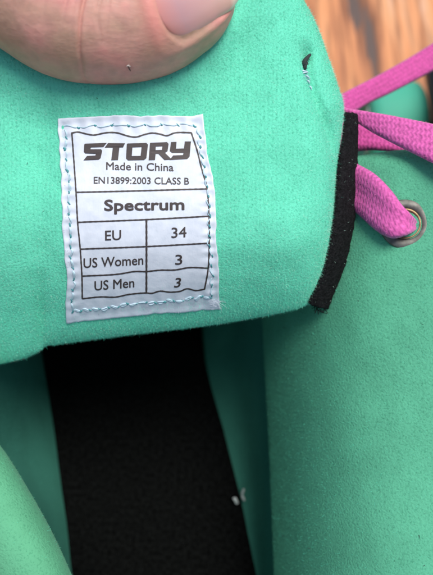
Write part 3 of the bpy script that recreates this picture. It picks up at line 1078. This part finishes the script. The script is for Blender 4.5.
# ------------------------------------------------------------------ the hand: thumb on the tongue, fingers behind it
TH = [  # centre px, py, depth, radius (mm)
    (-260, -420, 150, 27), (-200, -290, 146, 22), (-140, -175, 141, 17.5), (-80, -92, 137, 14.6), (-30, -45, 135, 13.4), (20, -12, 134.5, 13.0),
    (62, 12, 134.5, 13.4), (95, 20, 134.8, 13.2), (130, 20, 135, 12.9), (160, 13, 135, 12.4), (187, 3, 135.2, 11.2), (208, -5, 135.5, 9.3), (222, -10, 136, 6.7), (230, -13, 136.3, 4.2), (234, -14.5, 136.5, 1.6)]
ctr = [tuple(c(p[0] - 3.5 * smooth(120, 200, p[0]), p[1] - 2, p[2] + 5.5)) + (p[3] * 1.035,) for p in TH]
NA, NB = 760, 220
SPN = spline(ctr, NA)
arc = np.r_[0, np.cumsum(np.linalg.norm(np.diff(SPN[:, :3], axis=0), axis=1))]
def arc_at(px):
    pxs = 216.5 + SPN[:, 0] / -SPN[:, 2] * FPX
    return float(np.interp(px, pxs, arc))
sK = arc_at(110)        # knuckle crease
sN0, sN1 = arc_at(155), arc_at(229)   # nail, cuticle to free edge
TILT = R(-17)
NW = R(42)             # half width of the nail, as an angle
frames = []
for i in range(NA):
    tg = SPN[min(NA - 1, i + 1), :3] - SPN[max(0, i - 1), :3]
    tg /= np.linalg.norm(tg)
    view = np.array((0, 0, 1.0))
    n = view - tg * view.dot(tg)
    n /= np.linalg.norm(n)
    upv = np.cross(n, tg)          # towards image up for a thumb running right
    if upv[1] < 0:
        upv = -upv
    frames.append((n, upv))
def nail_mask(s, a):
    """1 on the nail, 0 off it, soft edges; a = angle from the nail's middle"""
    t = (s - sN0) / (sN1 - sN0)
    if t < -.3 or t > 1.3:
        return 0
    half = NW * (1 - .55 * max(0, (.18 - t) / .18) ** 2)
    return smooth(half + .06, half - .05, abs(a)) * smooth(-.03, .06, t)
V, F, flush = [], [], []
for i in range(NA):
    p, r = SPN[i, :3], SPN[i, 3]
    n, upv = frames[i]
    s = arc[i]
    for k in range(NB):
        a = 2 * math.pi * k / NB - math.pi
        dirv = n * math.cos(a) + upv * math.sin(a)
        an = a - TILT
        an = (an + math.pi) % (2 * math.pi) - math.pi
        h = 0
        # knuckle: deep crease that swings down to the left, and finer wrinkles beside it
        sh = s - (sK - 1.5 + 3.4 * math.sin(a) - 1.2 * math.cos(2 * a) + .5 * noise.noise(Vector((a * 2.5, 3, 3))))
        h -= .75 * math.exp(-(sh / .34) ** 2) * (.4 + .6 * smooth(-1.5, .1, a)) * smooth(2.2, 1.2, abs(a))
        for o_, am, wd in ((-3.2, .26, .35), (-6.0, .20, .4), (-8.2, .13, .3), (3.0, .16, .35), (4.6, .08, .3), (-1.6, .10, .25), (-11, .12, .5), (-14, .12, .5)):
            wob = .8 * noise.noise(Vector((a * 2.2, o_, 1)))
            h -= 1.9 * am * math.exp(-((sh - o_ - wob) / wd) ** 2) * smooth(-1.15, .15, a) * smooth(2.1, 1.3, a)
        h += .35 * math.exp(-((sh + 1.5) / 1.6) ** 2) * smooth(-1, .3, a) * smooth(2.2, 1.2, a)
        # pulp bulge toward the tongue is squashed flat
        # nail bed sinks, folds rise round it
        m = nail_mask(s, an)
        t = (s - sN0) / (sN1 - sN0)
        h -= .42 * m
        half = NW
        fold = math.exp(-((abs(an) - half - .10) / .10) ** 2) * smooth(-.1, .1, t) * smooth(1.05, .8, t)
        fold += math.exp(-((t + .07) / .07) ** 2) * smooth(half + .3, half - .2, abs(an))
        h += .30 * min(1, fold)
        h += .28 * noise.noise(Vector((s * .16, a * 1.6, 4))) + .035 * noise.noise(Vector((s * .7, a * 7, 2)))
        q = p + dirv * (r + h * min(1, r / 6))
        V.append(Vector(q))
        fl = .75 * math.exp(-((s - sN0 + 1.0) / 2.0) ** 2) * smooth(1.1, .2, abs(an)) + .45 * math.exp(-((sh + 4) / 5) ** 2) * smooth(-.2, .9, a)
        fl += .55 * smooth(0, -22, sh) * smooth(-.9, .2, a) + .2 * math.exp(-((sh) / .5) ** 2) + .25 * smooth(.45, .75, t) 
        flush.append(min(1, fl))
for i in range(NA - 1):
    for k in range(NB):
        a, b = i * NB + k, i * NB + (k + 1) % NB
        F.append([a, b, b + NB, a + NB])
F.append(list(range(NB)))
F.append([(NA - 1) * NB + k for k in range(NB)])
# palm and the four fingers that grip the back of the tongue
def limb(pts, seg=20, n=40):
    P = spline([tuple(c(p[0], p[1], p[2])) + (p[3],) for p in pts], n)
    vv, ff = [], []
    for i in range(n):
        tg = P[min(n - 1, i + 1), :3] - P[max(0, i - 1), :3]
        tg /= np.linalg.norm(tg)
        a = np.cross(tg, (.3, .2, .9)); a /= np.linalg.norm(a)
        b = np.cross(tg, a)
        for k in range(seg):
            q = 2 * math.pi * k / seg
            vv.append(Vector(P[i, :3] + (a * math.cos(q) + b * math.sin(q)) * P[i, 3]))
    for i in range(n - 1):
        for k in range(seg):
            ff.append([i * seg + k, i * seg + (k + 1) % seg, (i + 1) * seg + (k + 1) % seg, (i + 1) * seg + k])
    ff.append(list(range(seg)))
    ff.append([(n - 1) * seg + k for k in range(seg)])
    return vv, ff
parts = [(V, F)]
for (bx, by, tx, ty) in ((-140, -330, 170, 40), (-195, -310, 130, 110), (-250, -290, 85, 175), (-305, -270, 40, 225)):
    parts.append(limb([(bx - 60, by - 90, 170, 14), (bx, by, 176, 11), (lerp(bx, tx, .38), lerp(by, ty, .38) - 12, 184, 9.6), (lerp(bx, tx, .7), lerp(by, ty, .7) - 8, 184, 8.8), (lerp(bx, tx, .92), lerp(by, ty, .92), 178, 8.2), (tx, ty, 175.5, 6.6), (tx + 8, ty + 4, 174.5, 2.5)]))
parts.append(limb([(-480, -900, 160, 30), (-400, -640, 160, 32), (-330, -470, 162, 36), (-260, -350, 168, 31), (-225, -290, 172, 20)], 28))
V, F, _ = join(parts)
hand = root('hand', "bare hand gripping the top of the mint tongue, its thumb and thumbnail in front", 'hand', tuple(world(c(-200, -290, 146))))
hand['_base'] = tuple(world(c(-200, -290, 146)))
hm = link('skin', V, F, M_skin, hand)
at = hm.data.attributes.new('flush', 'FLOAT', 'POINT')
fl = np.zeros(len(V), np.float32); fl[:len(flush)] = flush
at.data.foreach_set('value', fl)
# thumbnail
NV_, UVn, NF = [], [], []
na, nb = 60, 40
for layer in (0, 1):
    for i in range(na):
        t = i / (na - 1)
        s = lerp(sN0 - .2, sN1 - .9, t)
        p = np.array([np.interp(s, arc, SPN[:, k]) for k in range(4)])
        j = min(NA - 1, int(np.searchsorted(arc, s)))
        n, upv = frames[j]
        half = NW * math.sqrt(max(.02, 1 - max(0, (.30 - t) / .30) ** 2.4)) * 1.02
        rr = max(p[3], 7.6 + (1 - t) * 2) if t > .55 else p[3]
        r0 = float(np.interp(lerp(sN0, sN1, .45), arc, SPN[:, 3]))
        rr = lerp(p[3], max(p[3], r0 * (1 - .28 * max(0, t - .45) / .55)), .92)
        for k in range(nb):
            w_ = 2 * k / (nb - 1) - 1
            hf = half
            if t > .8:
                hf = half * (1 - .22 * ((t - .8) / .2) ** 2)
            a = TILT + hf * w_
            q = p[:3] + (n * math.cos(a) + upv * math.sin(a)) * (rr - .10 - .5 * (abs(w_) ** 6) - layer * .5)
            NV_.append(Vector(q)); UVn.append((t + .10 * w_ * w_ * (t - .6), k / (nb - 1)))
N1 = na * nb
for i in range(na - 1):
    for k in range(nb - 1):
        a = i * nb + k
        NF.append([a, a + 1, a + nb + 1, a + nb])
        NF.append([N1 + a, N1 + a + nb, N1 + a + nb + 1, N1 + a + 1])
rm = [k for k in range(nb)] + [i * nb + nb - 1 for i in range(1, na)] + [(na - 1) * nb + k for k in range(nb - 2, -1, -1)] + [i * nb for i in range(na - 2, 0, -1)]
for a, b in zip(rm, rm[1:] + rm[:1]):
    NF.append([a, b, b + N1, a + N1])
link('thumbnail', NV_, NF, M_nail, hand, uv=UVn)
bh = BVHTree.FromPolygons([tuple(v) for v in V], F)
def on_hand(px, py, lift):
    d = c(px, py, 1.0).normalized()
    hit, nrm, _, _ = bh.ray_cast(Vector((0, 0, 0)), d)
    return hit - d * lift
M_flake = mat('dry_skin_flake', (.75, .70, .66), .8)[0]
fk = [tube([on_hand(126.5, 66.5, .1), on_hand(128, 65.5, .5), on_hand(130.5, 66.5, .15)], .09, 5) + (0,),
      tube([on_hand(128, 66, .2), on_hand(129, 68.5, .35), on_hand(130.6, 71, .1)], .09, 5) + (1,),
      tube([on_hand(128, 65.5, .2), on_hand(129.2, 64, .35)], .06, 5) + (0,)]
V, F, M = join(fk)
link('skin_flake', V, F, None, hand, mats=[M_flake, M_dark], midx=M)

# ------------------------------------------------------------------ lint in the boot
M_lint = mat('white_lint', (.40, .46, .46), .95)[0]
def fleck(px, py, d, pts, r, lab):
    o0 = c(px, py, d)
    V, F = tube([o0 + Vector(p) for p in pts], r, 9, n=16)
    V = [v + Vector((noise.noise(v * 2.1), noise.noise(v * 2.1 + Vector((5, 0, 0))), noise.noise(v * 2.1 + Vector((0, 7, 0))))) * r * .7 for v in V]
    o = link('lint_fleck', V, F, M_lint, base=world(o0))
    o['label'] = lab
    o['category'] = 'lint'
    o['group'] = 'lint flecks inside the boot'
fleck(243, 495, 238, [(.4, 2.4, 1.2), (-.3, .8, .3), (-.1, -.8, 0), (.6, -2.0, .5)], .42, 'thin curved thread of pale lint on the green inner wall')
fleck(235.5, 500, 238, [(-.6, 1.1, .7), (.1, .2, 1.1), (.6, -1.0, .5)], .55, 'round grey ball of lint on the edge of the black insole')

# remove helper properties
for o in scene.objects:
    if '_base' in o:
        del o['_base']
